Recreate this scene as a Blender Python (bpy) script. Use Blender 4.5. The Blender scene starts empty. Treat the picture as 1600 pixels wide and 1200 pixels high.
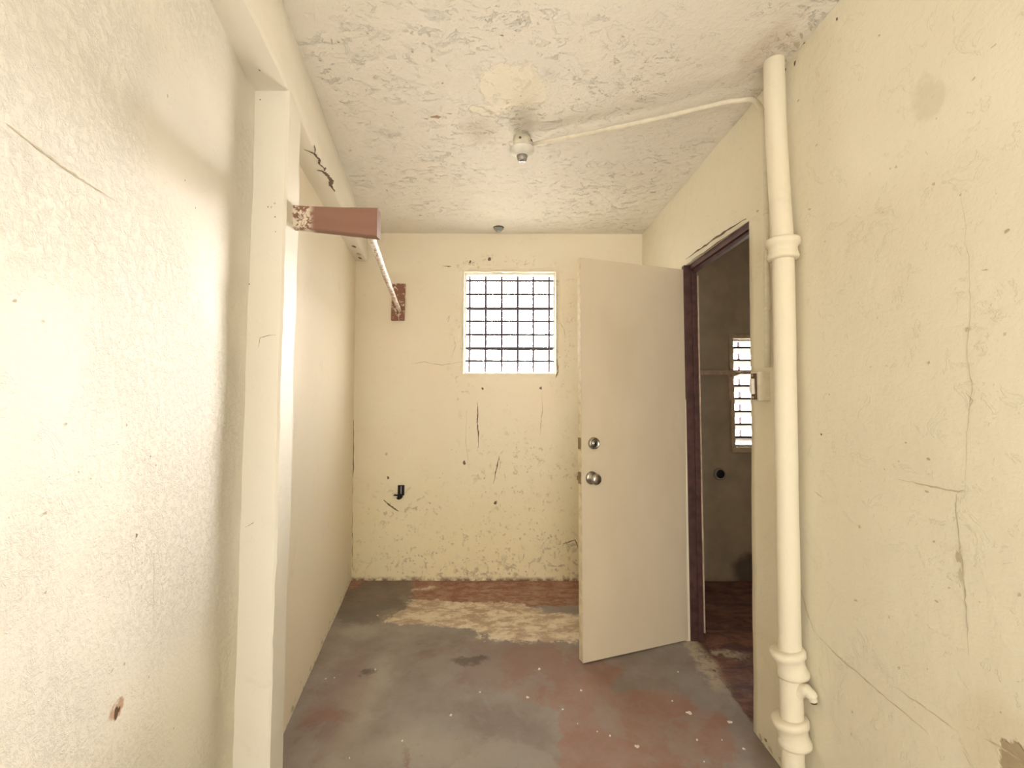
import bpy, bmesh, math, random
from mathutils import Vector, noise as mnoise

S = bpy.context.scene
COL = S.collection
random.seed(7)

# ------------------------------------------------------------------ camera
CH, F, CY = 1.31, 700.0, 579.68
PITCH, ROLL = 0.0534, 0.0024
cam_d = bpy.data.cameras.new('camera')
cam_d.sensor_width = 36
cam_d.lens = F / 1600 * 36
cam_d.shift_y = (CY - 600) / 1600
cam_d.clip_start = 0.02
cam = bpy.data.objects.new('camera', cam_d)
cam.location = (0, 0, CH)
cam.rotation_euler = (math.pi / 2 + PITCH, 0, 0)
cam.rotation_mode = 'XYZ'
cam.rotation_euler.rotate_axis('Z', ROLL)
COL.objects.link(cam)
S.camera = cam

# ------------------------------------------------------------------ world, light, exposure
SKY = 43.0
w = bpy.data.worlds.new('daylight')
S.world = w
w.use_nodes = True
nt = w.node_tree
nt.nodes.clear()
out = nt.nodes.new('ShaderNodeOutputWorld')
bg = nt.nodes.new('ShaderNodeBackground')
tc = nt.nodes.new('ShaderNodeTexCoord')
sx = nt.nodes.new('ShaderNodeSeparateXYZ')
rp = nt.nodes.new('ShaderNodeValToRGB')
nt.links.new(tc.outputs['Generated'], sx.inputs[0])
nt.links.new(sx.outputs['Z'], rp.inputs['Fac'])
rp.color_ramp.elements[0].position = 0.0
rp.color_ramp.elements[0].color = (0.30, 0.27, 0.23, 1)
rp.color_ramp.elements[1].position = 0.12
rp.color_ramp.elements[1].color = (1.0, 0.955, 0.92, 1)
nt.links.new(rp.outputs['Color'], bg.inputs['Color'])
# the sky is brightest straight beyond the far wall, where the sun stands
mr = nt.nodes.new('ShaderNodeMapRange')
mr.interpolation_type = 'SMOOTHSTEP'
mr.inputs['From Min'].default_value = 0.84
mr.inputs['From Max'].default_value = 0.955
mr.inputs['To Min'].default_value = SKY * 0.26
mr.inputs['To Max'].default_value = SKY * 1.4
nt.links.new(sx.outputs['Y'], mr.inputs['Value'])
nt.links.new(mr.outputs['Result'], bg.inputs['Strength'])
nt.links.new(bg.outputs[0], out.inputs[0])


def area(name, loc, rot, sx_, sy_, power, color=(1, 1, 1), portal=False):
    l = bpy.data.lights.new(name, 'AREA')
    l.shape = 'RECTANGLE'
    l.size, l.size_y = sx_, sy_
    l.energy = power
    l.color = color
    if portal:
        l.cycles.is_portal = True
    o = bpy.data.objects.new(name, l)
    o.location = loc
    o.rotation_euler = rot
    COL.objects.link(o)
    return o


R90 = math.pi / 2
area('window_portal', (-0.015, 3.42, 1.835), (-R90, 0, 0), 0.9, 0.95, 1, portal=True)
area('side_window_portal', (1.94, 3.42, 1.33), (-R90, 0, 0), 0.9, 0.95, 1, portal=True)
# added fill lamp before the closed rear wall; no doorway there
area('rear_fill_light', (0.2, -2.05, 1.15), (R90, 0, 0), 1.2, 1.9, 24, (1.0, 0.955, 0.90))

S.view_settings.view_transform = 'Standard'
S.view_settings.look = 'None'
S.view_settings.gamma = 1
S.view_settings.use_curve_mapping = False
S.view_settings.exposure = 1.42
S.cycles.use_denoising = True
S.cycles.max_bounces = 8
S.cycles.diffuse_bounces = 5
S.cycles.transparent_max_bounces = 24


# ------------------------------------------------------------------ where a point of the photograph lies on a surface
def ray(px, py):
    x, y = (px - 800) / F, (CY - py) / F
    c, s = math.cos(ROLL), math.sin(ROLL)
    x, y = x * c + y * s, -x * s + y * c
    c, s = math.cos(PITCH), math.sin(PITCH)
    return Vector((x, c - y * s, s + y * c))


O = Vector((0, 0, CH))
D = 3.2395                       # the far wall
BEAM_Z = 2.287                   # underside of the beam


def on_y(px, py, Y=D):
    d = ray(px, py)
    return O + d * (Y / d.y)


def on_z(px, py, Z=0.0):
    d = ray(px, py)
    return O + d * ((Z - CH) / d.z)


def on_right(px, py, off=0.0):
    d = ray(px, py)
    k = (0.992 + off + 0.0157 * CH) / (d.x + 0.0232 * d.y - 0.0157 * d.z)
    return O + d * k


def on_nearleft(px, py):
    d = ray(px, py)
    k = (-0.835 + 0.24 * 1.397) / (d.x + 0.24 * d.y)
    return O + d * k


def on_pillar_front(px, py):
    return on_y(px, py, 1.397)


def XR(y, z): return 0.992 - 0.0232 * y + 0.0157 * z
def XL(y, z): return -0.5639 - 0.1749 * y - 0.0083 * z
def XN(y, z): return -0.835 - 0.24 * (max(y, 0.40) - 1.397)
def XB(y): return -0.4639 - 0.1852 * max(y, 0.35)
def ZC(y): return 2.4951 + 0.0124 * (D - y)


def nz(x, y, z, f, seed=0.0):
    return mnoise.noise(Vector((x * f + seed, y * f + seed * 1.7, z * f - seed)))


# ------------------------------------------------------------------ materials
class NT:
    def __init__(self, name):
        self.m = bpy.data.materials.new(name)
        self.m.use_nodes = True
        self.t = self.m.node_tree
        self.t.nodes.clear()
        self.out = self.n('ShaderNodeOutputMaterial')
        self.tc = self.n('ShaderNodeTexCoord')
        self.obj = self.tc.outputs['Object']

    def n(self, k): return self.t.nodes.new(k)

    def put(self, sock, v):
        if isinstance(v, bpy.types.NodeSocket):
            self.t.links.new(v, sock)
        elif isinstance(v, (tuple, list)) and sock.type == 'RGBA' and len(v) == 3:
            sock.default_value = (*v, 1)
        else:
            sock.default_value = v

    def noise(self, scale, detail=4, rough=0.6, dist=0.0, vec=None, stretch=None, color=False):
        n = self.n('ShaderNodeTexNoise')
        v = vec or self.obj
        if stretch:
            mp = self.n('ShaderNodeMapping')
            self.put(mp.inputs['Vector'], v)
            mp.inputs['Scale'].default_value = stretch
            v = mp.outputs[0]
        self.put(n.inputs['Vector'], v)
        n.inputs['Scale'].default_value = scale
        n.inputs['Detail'].default_value = detail
        n.inputs['Roughness'].default_value = rough
        n.inputs['Distortion'].default_value = dist
        return n.outputs['Color'] if color else n.outputs[0]

    def voro(self, scale, vec=None):
        n = self.n('ShaderNodeTexVoronoi')
        self.put(n.inputs['Vector'], vec or self.obj)
        n.inputs['Scale'].default_value = scale
        return n.outputs['Distance']

    def rng(self, v, a, b, c=0.0, d=1.0):
        n = self.n('ShaderNodeMapRange')
        n.interpolation_type = 'SMOOTHSTEP'
        self.put(n.inputs['Value'], v)
        n.inputs['From Min'].default_value = a
        n.inputs['From Max'].default_value = b
        n.inputs['To Min'].default_value = c
        n.inputs['To Max'].default_value = d
        return n.outputs['Result']

    def math(self, op, a, b=0.0):
        n = self.n('ShaderNodeMath')
        n.operation = op
        self.put(n.inputs[0], a)
        self.put(n.inputs[1], b)
        return n.outputs[0]

    def mul(self, a, b): return self.math('MULTIPLY', a, b)
    def add(self, a, b): return self.math('ADD', a, b)

    def mix(self, f, a, b):
        n = self.n('ShaderNodeMix')
        n.data_type = 'RGBA'
        self.put(n.inputs['Factor'], f)
        self.put(n.inputs['A'], a) if False else None
        self.put(n.inputs[6], a)
        self.put(n.inputs[7], b)
        return n.outputs[2]

    def xyz(self, v=None):
        n = self.n('ShaderNodeSeparateXYZ')
        self.put(n.inputs[0], v or self.obj)
        return n.outputs

    def warp(self, amt, scale, detail=5, rough=0.65):
        """object position shifted by noise, so that blob edges are ragged"""
        c = self.noise(scale, detail, rough, color=True)
        a = self.n('ShaderNodeVectorMath'); a.operation = 'SUBTRACT'
        self.put(a.inputs[0], c); a.inputs[1].default_value = (0.5, 0.5, 0.5)
        b = self.n('ShaderNodeVectorMath'); b.operation = 'SCALE'
        self.put(b.inputs[0], a.outputs[0]); b.inputs['Scale'].default_value = amt
        d = self.n('ShaderNodeVectorMath'); d.operation = 'ADD'
        self.put(d.inputs[0], self.obj); self.put(d.inputs[1], b.outputs[0])
        return d.outputs[0]

    def blob(self, vec, c, r, soft=0.25, axes=(1, 1, 1)):
        """1 inside the ellipsoid c, r; 0 outside"""
        a = self.n('ShaderNodeVectorMath'); a.operation = 'SUBTRACT'
        self.put(a.inputs[0], vec); a.inputs[1].default_value = c
        b = self.n('ShaderNodeVectorMath'); b.operation = 'MULTIPLY'
        self.put(b.inputs[0], a.outputs[0])
        b.inputs[1].default_value = tuple(ax / q for ax, q in zip(axes, r))
        l = self.n('ShaderNodeVectorMath'); l.operation = 'LENGTH'
        self.put(l.inputs[0], b.outputs[0])
        return self.rng(l.outputs['Value'], 1 + soft, 1 - soft)

    def crisp(self, m, scale=14, amt=0.9, w=0.08):
        n = self.math('SUBTRACT', self.noise(scale, 9, 0.78), 0.5)
        return self.rng(self.add(m, self.mul(n, amt * 2)), 0.5 - w, 0.5 + w)

    def mx(self, *v):
        r = v[0]
        for q in v[1:]:
            r = self.math('MAXIMUM', r, q)
        return r

    def finish(self, color, rough=0.8, bump=None, strength=0.3, dist=0.01, metal=0.0, spec=0.3):
        p = self.n('ShaderNodeBsdfPrincipled')
        self.put(p.inputs['Base Color'], color)
        self.put(p.inputs['Roughness'], rough)
        self.put(p.inputs['Metallic'], metal)
        p.inputs['Specular IOR Level'].default_value = spec
        if bump is not None:
            b = self.n('ShaderNodeBump')
            b.inputs['Strength'].default_value = strength
            b.inputs['Distance'].default_value = dist
            self.put(b.inputs['Height'], bump)
            self.t.links.new(b.outputs[0], p.inputs['Normal'])
        self.t.links.new(p.outputs[0], self.out.inputs[0])
        return self.m


def plaster(name, ca, cb, fine=0.35, lump=0.5, grain=120, strength=0.5, dist=0.006, extra=None, grit=0.0):
    t = NT(name)
    patch = t.rng(t.noise(1.6, 4, 0.6), 0.38, 0.62)
    col = t.mix(patch, ca, cb)
    dirt = t.rng(t.noise(7, 5, 0.72, 0.6), 0.58, 0.78)
    col = t.mix(t.mul(dirt, 0.16), col, (0.46, 0.38, 0.26))
    h = t.add(t.mul(t.noise(grain, 3, 0.6), fine * 0.35), t.mul(t.noise(9, 5, 0.62), lump))
    ridge = t.rng(t.noise(14, 6, 0.75, 0.8), 0.58, 0.63)         # edges of old paint skins
    h = t.add(h, t.mul(ridge, 0.16))
    if grit:
        g = t.rng(t.noise(55, 6, 0.75, 0.4), 0.42, 0.72)
        gm = t.rng(t.noise(1.9, 3, 0.5), 0.36, 0.55)
        h = t.add(h, t.mul(t.mul(g, gm), grit))
    if extra:
        col, h = extra(t, col, h)
    return t.finish(col, 0.78, h, strength, dist)


CREAM_A, CREAM_B = (0.80, 0.745, 0.61), (0.80, 0.725, 0.58)


def back_extra(t, col, h):
    x, y, z = t.xyz()[:3]
    wp = t.warp(0.25, 3)
    low = t.rng(z, 1.25, 0.1)
    yel = t.mul(low, 0.8)
    col = t.mix(yel, col, (0.79, 0.71, 0.46))
    # damp mould low on the wall: ragged small specks
    sp = t.rng(t.noise(17, 8, 0.8, 0.3), 0.56, 0.62)
    zone = t.mx(t.blob(wp, (-0.25, D, 0.18), (0.95, 1, 0.24), 0.6), t.blob(wp, (0.10, D, 0.72), (0.42, 1, 0.38), 0.7),
                t.blob(wp, (-0.75, D, 0.50), (0.35, 1, 0.20), 0.8), t.blob(wp, (0.35, D, 1.8), (0.12, 1, 0.45), 0.6),
                t.blob(wp, (-0.08, D, 2.27), (0.36, 1, 0.06), 0.5), t.blob(wp, (-0.36, D, 1.55), (0.09, 1, 0.35), 0.5))
    col = t.mix(t.mul(t.mul(sp, zone), 0.55), col, (0.42, 0.36, 0.22))
    sp2 = t.rng(t.noise(11, 7, 0.7, 0.8), 0.53, 0.63)
    z2 = t.mx(t.blob(wp, (-0.3, D, 0.06), (1.0, 1, 0.09), 0.7), t.blob(wp, (0.42, D, 0.16), (0.28, 1, 0.15), 0.5))
    col = t.mix(t.mul(t.mul(sp2, z2), 0.8), col, (0.42, 0.36, 0.25))
    base = t.mul(t.rng(z, 0.035, 0.0), t.rng(t.noise(18, 5, 0.6), 0.35, 0.6))
    col = t.mix(base, col, (0.22, 0.12, 0.09))
    # the next room's dimness, mixed into the wall as a greyer, mottled colour
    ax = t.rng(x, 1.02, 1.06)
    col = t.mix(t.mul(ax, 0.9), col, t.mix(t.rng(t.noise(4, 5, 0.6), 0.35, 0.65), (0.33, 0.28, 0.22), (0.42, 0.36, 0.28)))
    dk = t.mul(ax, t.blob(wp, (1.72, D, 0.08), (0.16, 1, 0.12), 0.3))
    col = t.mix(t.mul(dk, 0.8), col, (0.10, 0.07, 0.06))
    h = t.add(h, t.mul(t.mul(sp, zone), -0.25))
    return col, h


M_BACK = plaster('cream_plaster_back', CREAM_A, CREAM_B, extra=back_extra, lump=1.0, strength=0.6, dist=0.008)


def right_extra(t, col, h):
    wp = t.warp(0.10, 9)
    gn = t.crisp(t.blob(wp, (1.02, 1.05, 2.02), (1, 0.035, 0.055), 0.9), 30, 0.8, 0.3)
    col = t.mix(t.mul(gn, 0.35), col, (0.50, 0.47, 0.32))
    bare = t.mx(t.blob(wp, (0.97, 0.905, 0.585), (1, 0.045, 0.05), 0.08))
    col = t.mix(bare, col, (0.33, 0.27, 0.18))
    sc = t.blob(wp, (0.97, 0.93, 0.60), (1, 0.09, 0.09), 0.5)
    col = t.mix(t.mul(sc, 0.35), col, (0.62, 0.50, 0.32))
    h = t.add(h, t.mul(bare, -0.7))
    return col, h


M_RIGHT = plaster('cream_plaster_right', (0.79, 0.748, 0.61), (0.79, 0.735, 0.585), extra=right_extra, lump=0.9, strength=0.6, dist=0.009)


def near_extra(t, col, h):
    wp = t.warp(0.10, 10)
    rust = t.blob(wp, tuple(on_nearleft(183, 1118)), (1, 0.014, 0.014), 0.3)
    col = t.mix(t.mul(rust, 0.8), col, (0.45, 0.22, 0.11))
    x, y, z = t.xyz()[:3]
    col = t.mix(t.mul(t.rng(z, 0.85, 0.55), 0.35), col, (0.78, 0.72, 0.50))
    return col, h


M_NEAR = plaster('cream_plaster_near_left', (0.80, 0.77, 0.70), (0.80, 0.765, 0.68), grit=0.55, fine=0.7, lump=0.7, extra=near_extra, strength=0.6, dist=0.008)
M_LEFT = plaster('cream_plaster_left', (0.79, 0.73, 0.61), (0.79, 0.715, 0.58), lump=0.45, fine=0.25, strength=0.4)
M_PILLAR = plaster('cream_plaster_pillar', (0.78, 0.745, 0.66), (0.78, 0.74, 0.65), lump=0.6)


def ceil_extra(t, col, h):
    wp = t.warp(0.16, 7)
    peel = t.mx(t.blob(wp, (0.0, 1.70, 2.5), (0.14, 0.13, 1), 0.08), t.blob(wp, (-0.10, 1.83, 2.5), (0.09, 0.05, 1), 0.1))
    col = t.mix(t.mul(peel, 0.7), col, (0.86, 0.80, 0.66))
    dk = t.mx(t.blob(wp, (-0.14, 1.98, 2.5), (0.07, 0.09, 1), 0.9),
              t.blob(wp, (0.89, 1.50, 2.5), (0.06, 0.13, 1), 0.7))
    col = t.mix(t.mul(dk, 0.38), col, (0.45, 0.35, 0.25))
    curl = t.rng(t.noise(13, 8, 0.8, 0.6, stretch=(1, 1.7, 1)), 0.56, 0.60)
    h = t.add(h, t.mul(t.mul(curl, t.rng(t.noise(2.6, 4, 0.6), 0.42, 0.62)), 0.38))
    h = t.add(h, t.mul(peel, -0.5))
    return col, h


M_CEIL = plaster('ceiling_plaster', (0.77, 0.735, 0.665), (0.77, 0.73, 0.65), lump=1.3, extra=ceil_extra, strength=0.85, dist=0.011)


def floor_material():
    t = NT('worn_painted_concrete')
    x, y, z = t.xyz()[:3]
    wp = t.warp(0.26, 5, 8, 0.78)
    ws = t.warp(0.34, 2.6, 9, 0.74)
    grey = t.mix(t.rng(t.noise(3, 5, 0.6), 0.35, 0.65), (0.225, 0.188, 0.168), (0.300, 0.262, 0.238))
    grey = t.mix(t.mul(t.rng(t.noise(3.5, 6, 0.7), 0.5, 0.7), 0.5), grey, (0.215, 0.135, 0.115))
    red = t.mix(t.rng(t.noise(6, 6, 0.7), 0.35, 0.65), (0.295, 0.160, 0.125), (0.305, 0.210, 0.172))
    mred = t.mx(t.blob(ws, (0.36, 1.62, 0), (0.20, 0.52, 1), 0.25), t.blob(ws, (0.22, 2.18, 0), (0.30, 0.22, 1), 0.6),
                t.blob(ws, (0.62, 1.85, 0), (0.26, 0.22, 1), 0.6))
    col = t.mix(t.mul(t.crisp(mred, 9, 0.7), 0.9), grey, red)
    mauve = t.mx(t.blob(ws, (0.02, 2.28, 0), (0.45, 0.22, 1), 0.7), t.blob(ws, (-0.75, 2.0, 0), (0.12, 0.35, 1), 0.8))
    col = t.mix(t.mul(t.crisp(mauve, 11, 0.9, 0.3), 0.55), col, (0.225, 0.150, 0.130))
    light = t.blob(ws, (-0.02, 1.55, 0), (0.20, 0.22, 1), 0.4)
    col = t.mix(t.mul(t.crisp(light, 8, 0.6, 0.2), 0.55), col, (0.34, 0.305, 0.275))
    # sub-areas of softer grey film
    film = t.crisp(t.rng(t.noise(2.3, 5, 0.65, 0.5), 0.45, 0.62), 20, 0.5, 0.25)
    col = t.mix(t.mul(film, 0.42), col, (0.29, 0.268, 0.24))
    pale = t.mx(t.blob(wp, (-0.62, 1.95, 0), (0.07, 0.4, 1), 0.9), t.blob(wp, (-0.40, 1.72, 0), (0.26, 0.08, 1), 0.9),
                t.blob(wp, (-0.85, 2.55, 0), (0.20, 0.06, 1), 0.7))
    col = t.mix(t.mul(pale, 0.30), col, (0.50, 0.45, 0.36))
    # back strip: bare reddish brown screed, then a tongue of lime scale in front of it
    strip = t.mul(t.rng(t.xyz(wp)[1], 2.83, 2.90), t.rng(x, 1.05, 0.95))
    brown = t.mix(t.rng(t.noise(10, 9, 0.8, 0.1, stretch=(1, 2, 1)), 0.42, 0.6), (0.25, 0.115, 0.085), (0.40, 0.25, 0.18))
    lime = t.mx(t.blob(wp, (-0.28, 2.76, 0), (0.48, 0.17, 1), 0.3), t.blob(wp, (0.15, 2.62, 0), (0.40, 0.17, 1), 0.45),
                t.blob(wp, (-0.55, 3.0, 0), (0.16, 0.14, 1), 0.5))
    lcol = t.mix(t.rng(t.noise(7, 9, 0.78, 0.2, stretch=(1, 1.8, 1)), 0.42, 0.58), (0.42, 0.31, 0.22), (0.70, 0.62, 0.48))
    corner = t.blob(wp, (-0.86, 2.96, 0), (0.22, 0.34, 1), 0.35)
    col = t.mix(t.crisp(strip, 16, 0.5), col, brown)
    lime = t.crisp(lime, 10, 0.8, 0.15)
    col = t.mix(lime, col, lcol)
    rs = t.crisp(t.blob(wp, (-0.12, 3.03, 0), (0.60, 0.12, 1), 0.5), 14, 0.6)
    col = t.mix(rs, col, brown)
    col = t.mix(t.mul(t.crisp(corner, 12, 0.7, 0.15), 0.85), col, (0.175, 0.148, 0.132))
    # rust and scuff spots
    sp = t.mx(t.blob(wp, (-0.21, 2.30, 0), (0.075, 0.035, 1), 0.4), t.blob(wp, (-0.68, 2.18, 0), (0.03, 0.03, 1), 0.5))
    col = t.mix(t.mul(sp, 0.7), col, (0.09, 0.06, 0.05))
    rust = t.mx(t.blob(wp, (-0.12, 1.60, 0), (0.04, 0.03, 1), 0.5), t.blob(wp, (0.0, 1.60, 0), (0.025, 0.04, 1), 0.5),
                t.blob(wp, (-0.38, 1.62, 0), (0.012, 0.09, 1), 0.5), t.blob(wp, (-0.78, 1.9, 0), (0.08, 0.04, 1), 0.6))
    col = t.mix(t.mul(rust, 0.55), col, (0.22, 0.10, 0.075))
    # doorway and next room: dark damp red-brown screed with a scaled lip at the threshold
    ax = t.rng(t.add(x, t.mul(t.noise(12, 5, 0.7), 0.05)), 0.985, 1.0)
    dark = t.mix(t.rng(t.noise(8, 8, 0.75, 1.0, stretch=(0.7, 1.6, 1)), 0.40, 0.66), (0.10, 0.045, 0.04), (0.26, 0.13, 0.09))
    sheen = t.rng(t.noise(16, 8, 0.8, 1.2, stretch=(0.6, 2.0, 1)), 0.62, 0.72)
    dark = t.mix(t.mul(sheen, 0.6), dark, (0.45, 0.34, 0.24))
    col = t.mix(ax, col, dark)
    lip = t.mul(t.mx(t.blob(wp, (0.945, 2.35, 0), (0.05, 0.30, 1), 0.5), t.blob(wp, (1.10, 2.35, 0), (0.09, 0.03, 1), 0.5)), t.rng(t.noise(20, 7, 0.75), 0.38, 0.55))
    col = t.mix(t.mul(lip, 0.8), col, (0.55, 0.46, 0.34))
    # fine grit everywhere
    g = t.rng(t.noise(70, 4, 0.7), 0.68, 0.74)
    col = t.mix(t.mul(g, 0.5), col, (0.55, 0.48, 0.40))
    sc = t.rng(t.noise(22, 9, 0.8), 0.57, 0.66)
    col = t.mix(t.mul(sc, 0.28), col, (0.14, 0.10, 0.085))
    sc = t.rng(t.noise(17, 9, 0.8, 0.3), 0.60, 0.68)
    col = t.mix(t.mul(sc, 0.30), col, (0.42, 0.36, 0.30))
    edge = t.rng(t.noise(5, 8, 0.75, 0.5), 0.5, 0.53)
    h = t.add(t.mul(t.noise(60, 5, 0.7), 0.12), t.mul(edge, 0.06))
    h = t.add(h, t.mul(t.mul(t.mx(strip, lime, ax), t.noise(14, 7, 0.72, 0.1)), 0.25))
    rough = t.rng(t.noise(4, 4, 0.6), 0.3, 0.7, 0.42, 0.75)
    return t.finish(col, rough, h, 0.5, 0.008, spec=0.4)


M_FLOOR = floor_material()


def simple(name, col, rough=0.6, metal=0.0, var=0.12, bump=0.15, scale=30, dist=0.002, spec=0.3):
    t = NT(name)
    dark = tuple(c * (1 - var * 2) for c in col)
    c = t.mix(t.rng(t.noise(scale, 5, 0.65), 0.35, 0.7), col, dark)
    return t.finish(c, rough, t.noise(scale * 2.5, 4, 0.6), bump, dist, metal, spec)


M_CRACK = simple('crack_shadow_gap', (0.20, 0.15, 0.11), 0.95)
M_FLECK = simple('mould_fleck', (0.62, 0.55, 0.41), 0.95)
M_BARE = simple('bare_brown_render', (0.45, 0.30, 0.19), 0.95)
M_DOOR = None


def door_material():
    t = NT('beige_door_paint')
    x, y, z = t.xyz()[:3]
    c = t.mix(t.rng(t.noise(2.0, 4, 0.6, stretch=(1, 1, 0.5)), 0.35, 0.65), (0.62, 0.54, 0.405), (0.67, 0.59, 0.455))
    scr = t.rng(t.noise(5, 6, 0.7, stretch=(1, 1, 0.35)), 0.60, 0.72)
    c = t.mix(t.mul(scr, 0.18), c, (0.45, 0.36, 0.25))
    return t.finish(c, 0.42, t.noise(35, 3, 0.5), 0.05, 0.002, spec=0.4)


M_DOOR = door_material()
M_EDGE = simple('raw_door_edge', (0.74, 0.64, 0.44), 0.6)
M_FRAME = simple('dark_purple_brown_wood', (0.10, 0.048, 0.045), 0.55, var=0.2, scale=18)


def arm_material():
    t = NT('brown_painted_wood')
    x, y, z = t.xyz()[:3]
    c = t.mix(t.noise(9, 6, 0.6, stretch=(0.4, 1, 3)), (0.20, 0.105, 0.072), (0.26, 0.140, 0.098))
    chip = t.mx(t.mul(t.rng(x, -0.655, -0.685), t.rng(t.noise(38, 6, 0.7, 0.5), 0.47, 0.50)),
                t.mul(t.rng(x, -0.42, -0.40), t.rng(t.noise(30, 5, 0.6), 0.45, 0.5)),
                t.rng(t.noise(26, 6, 0.7), 0.70, 0.72))
    c = t.mix(chip, c, (0.66, 0.58, 0.47))
    return t.finish(c, 0.6, t.mul(chip, 1.0), 0.5, 0.002)


def block_material():
    t = NT('flaking_brown_wood')
    c = t.mix(t.noise(20, 6, 0.6, stretch=(2, 1, 0.4)), (0.21, 0.095, 0.066), (0.29, 0.145, 0.10))
    chip = t.rng(t.noise(24, 7, 0.72, 0.6), 0.53, 0.57)
    c = t.mix(chip, c, (0.68, 0.56, 0.44))
    return t.finish(c, 0.7, t.mul(chip, 1.0), 0.5, 0.002)


def rod_material():
    t = NT('flaking_white_paint_on_rod')
    chip = t.rng(t.noise(60, 6, 0.7, 0.4), 0.50, 0.55)
    c = t.mix(chip, (0.80, 0.75, 0.66), (0.42, 0.27, 0.19))
    return t.finish(c, 0.6, t.noise(70, 6, 0.7), 0.9, 0.006)


M_ARM, M_BLOCK, M_ROD = arm_material(), block_material(), rod_material()
M_PIPE = plaster('thick_cream_gloss_on_pipe', (0.75, 0.705, 0.57), (0.75, 0.69, 0.545), lump=0.9, fine=0.2)
M_CONDUIT = simple('cream_painted_conduit', (0.76, 0.71, 0.58), 0.55, var=0.06)
M_PORCELAIN = simple('white_porcelain', (0.82, 0.80, 0.74), 0.3, var=0.05)
M_SOCKETGREY = simple('grey_socket_metal', (0.42, 0.40, 0.38), 0.4, 0.5)
M_NICKEL = simple('worn_satin_nickel', (0.48, 0.45, 0.40), 0.25, 0.95, var=0.2)
M_BRASS = simple('dull_brass_plate', (0.35, 0.28, 0.16), 0.4, 0.8)
M_BLACK = simple('black_plastic', (0.012, 0.010, 0.012), 0.4)
M_RUST = simple('rusty_iron', (0.14, 0.08, 0.05), 0.8)
M_GREENMETAL = simple('grey_green_zinc', (0.30, 0.34, 0.33), 0.4, 0.6)
M_WINMETAL = simple('white_painted_metal', (0.78, 0.76, 0.72), 0.45, var=0.05)
M_BAR = simple('grey_painted_bar', (0.10, 0.088, 0.10), 1.0, spec=0.0)
M_CHIP = simple('pale_paint_chip', (0.80, 0.74, 0.64), 0.7)
M_RAIL = simple('brown_grey_rail_paint', (0.58, 0.46, 0.36), 0.7)


def glass_material():
    t = NT('clear_louvre_glass')
    tr = t.n('ShaderNodeBsdfTransparent')
    tr.inputs[0].default_value = (0.93, 0.95, 0.95, 1)
    gl = t.n('ShaderNodeBsdfGlossy')
    gl.inputs['Roughness'].default_value = 0.05
    mx = t.n('ShaderNodeMixShader')
    mx.inputs[0].default_value = 0.10
    t.t.links.new(tr.outputs[0], mx.inputs[1])
    t.t.links.new(gl.outputs[0], mx.inputs[2])
    t.t.links.new(mx.outputs[0], t.out.inputs[0])
    return t.m


M_GLASS = glass_material()


# ------------------------------------------------------------------ object helpers
def link(name, bm, mats, parent=None, smooth=False):
    me = bpy.data.meshes.new(name)
    bmesh.ops.recalc_face_normals(bm, faces=bm.faces) if not getattr(bm, 'keep', False) else None
    bm.to_mesh(me)
    bm.free()
    for m in (mats if isinstance(mats, (list, tuple)) else [mats]):
        me.materials.append(m)
    if smooth:
        for p in me.polygons:
            p.use_smooth = True
    o = bpy.data.objects.new(name, me)
    COL.objects.link(o)
    if parent:
        o.parent = parent
        o.location = -parent.location if parent.type == 'EMPTY' and parent.parent is None else Vector()
    return o


def tag(o, label=None, cat=None, group=None, kind=None):
    for k, v in (('label', label), ('category', cat), ('group', group), ('kind', kind)):
        if v:
            o[k] = v
    return o


def empty(name, loc):
    o = bpy.data.objects.new(name, None)
    o.location = loc
    o.empty_display_size = 0.05
    COL.objects.link(o)
    return o


def steps(a, b, n, must=()):
    s = [a + (b - a) * i / n for i in range(n + 1)]
    h = abs(b - a) / n * 0.4
    s = [v for v in s if all(abs(v - m) > h for m in must)]
    return sorted(set(s + [m for m in must if a <= m <= b]))


def slab(fn, us, vs, back, holes=()):
    """a wall, floor or ceiling: displaced grid fn(u, v) with thickness along `back`, minus the holes (u0,u1,v0,v1)"""
    bm = bmesh.new()
    fr = [[bm.verts.new(fn(u, v)) for v in vs] for u in us]
    bk = [[bm.verts.new(fn(u, v) + back) for v in vs] for u in us]
    solid = {}
    for i in range(len(us) - 1):
        for j in range(len(vs) - 1):
            uc, vc = (us[i] + us[i + 1]) / 2, (vs[j] + vs[j + 1]) / 2
            solid[i, j] = not any(a < uc < b and c < vc < d for a, b, c, d in holes)
    for (i, j), s in solid.items():
        if not s:
            continue
        f = bm.faces.new((fr[i][j], fr[i + 1][j], fr[i + 1][j + 1], fr[i][j + 1]))
        f.smooth = True
        bm.faces.new((bk[i][j + 1], bk[i + 1][j + 1], bk[i + 1][j], bk[i][j]))
        for di, dj, a, b in ((-1, 0, (i, j + 1), (i, j)), (1, 0, (i + 1, j), (i + 1, j + 1)),
                             (0, -1, (i, j), (i + 1, j)), (0, 1, (i + 1, j + 1), (i, j + 1))):
            if not solid.get((i + di, j + dj), False):
                bm.faces.new((fr[a[0]][a[1]], bk[a[0]][a[1]], bk[b[0]][b[1]], fr[b[0]][b[1]]))
    lone = [v for v in bm.verts if not v.link_faces]
    bmesh.ops.delete(bm, geom=lone, context='VERTS')
    bmesh.ops.recalc_face_normals(bm, faces=bm.faces)
    return bm


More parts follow.
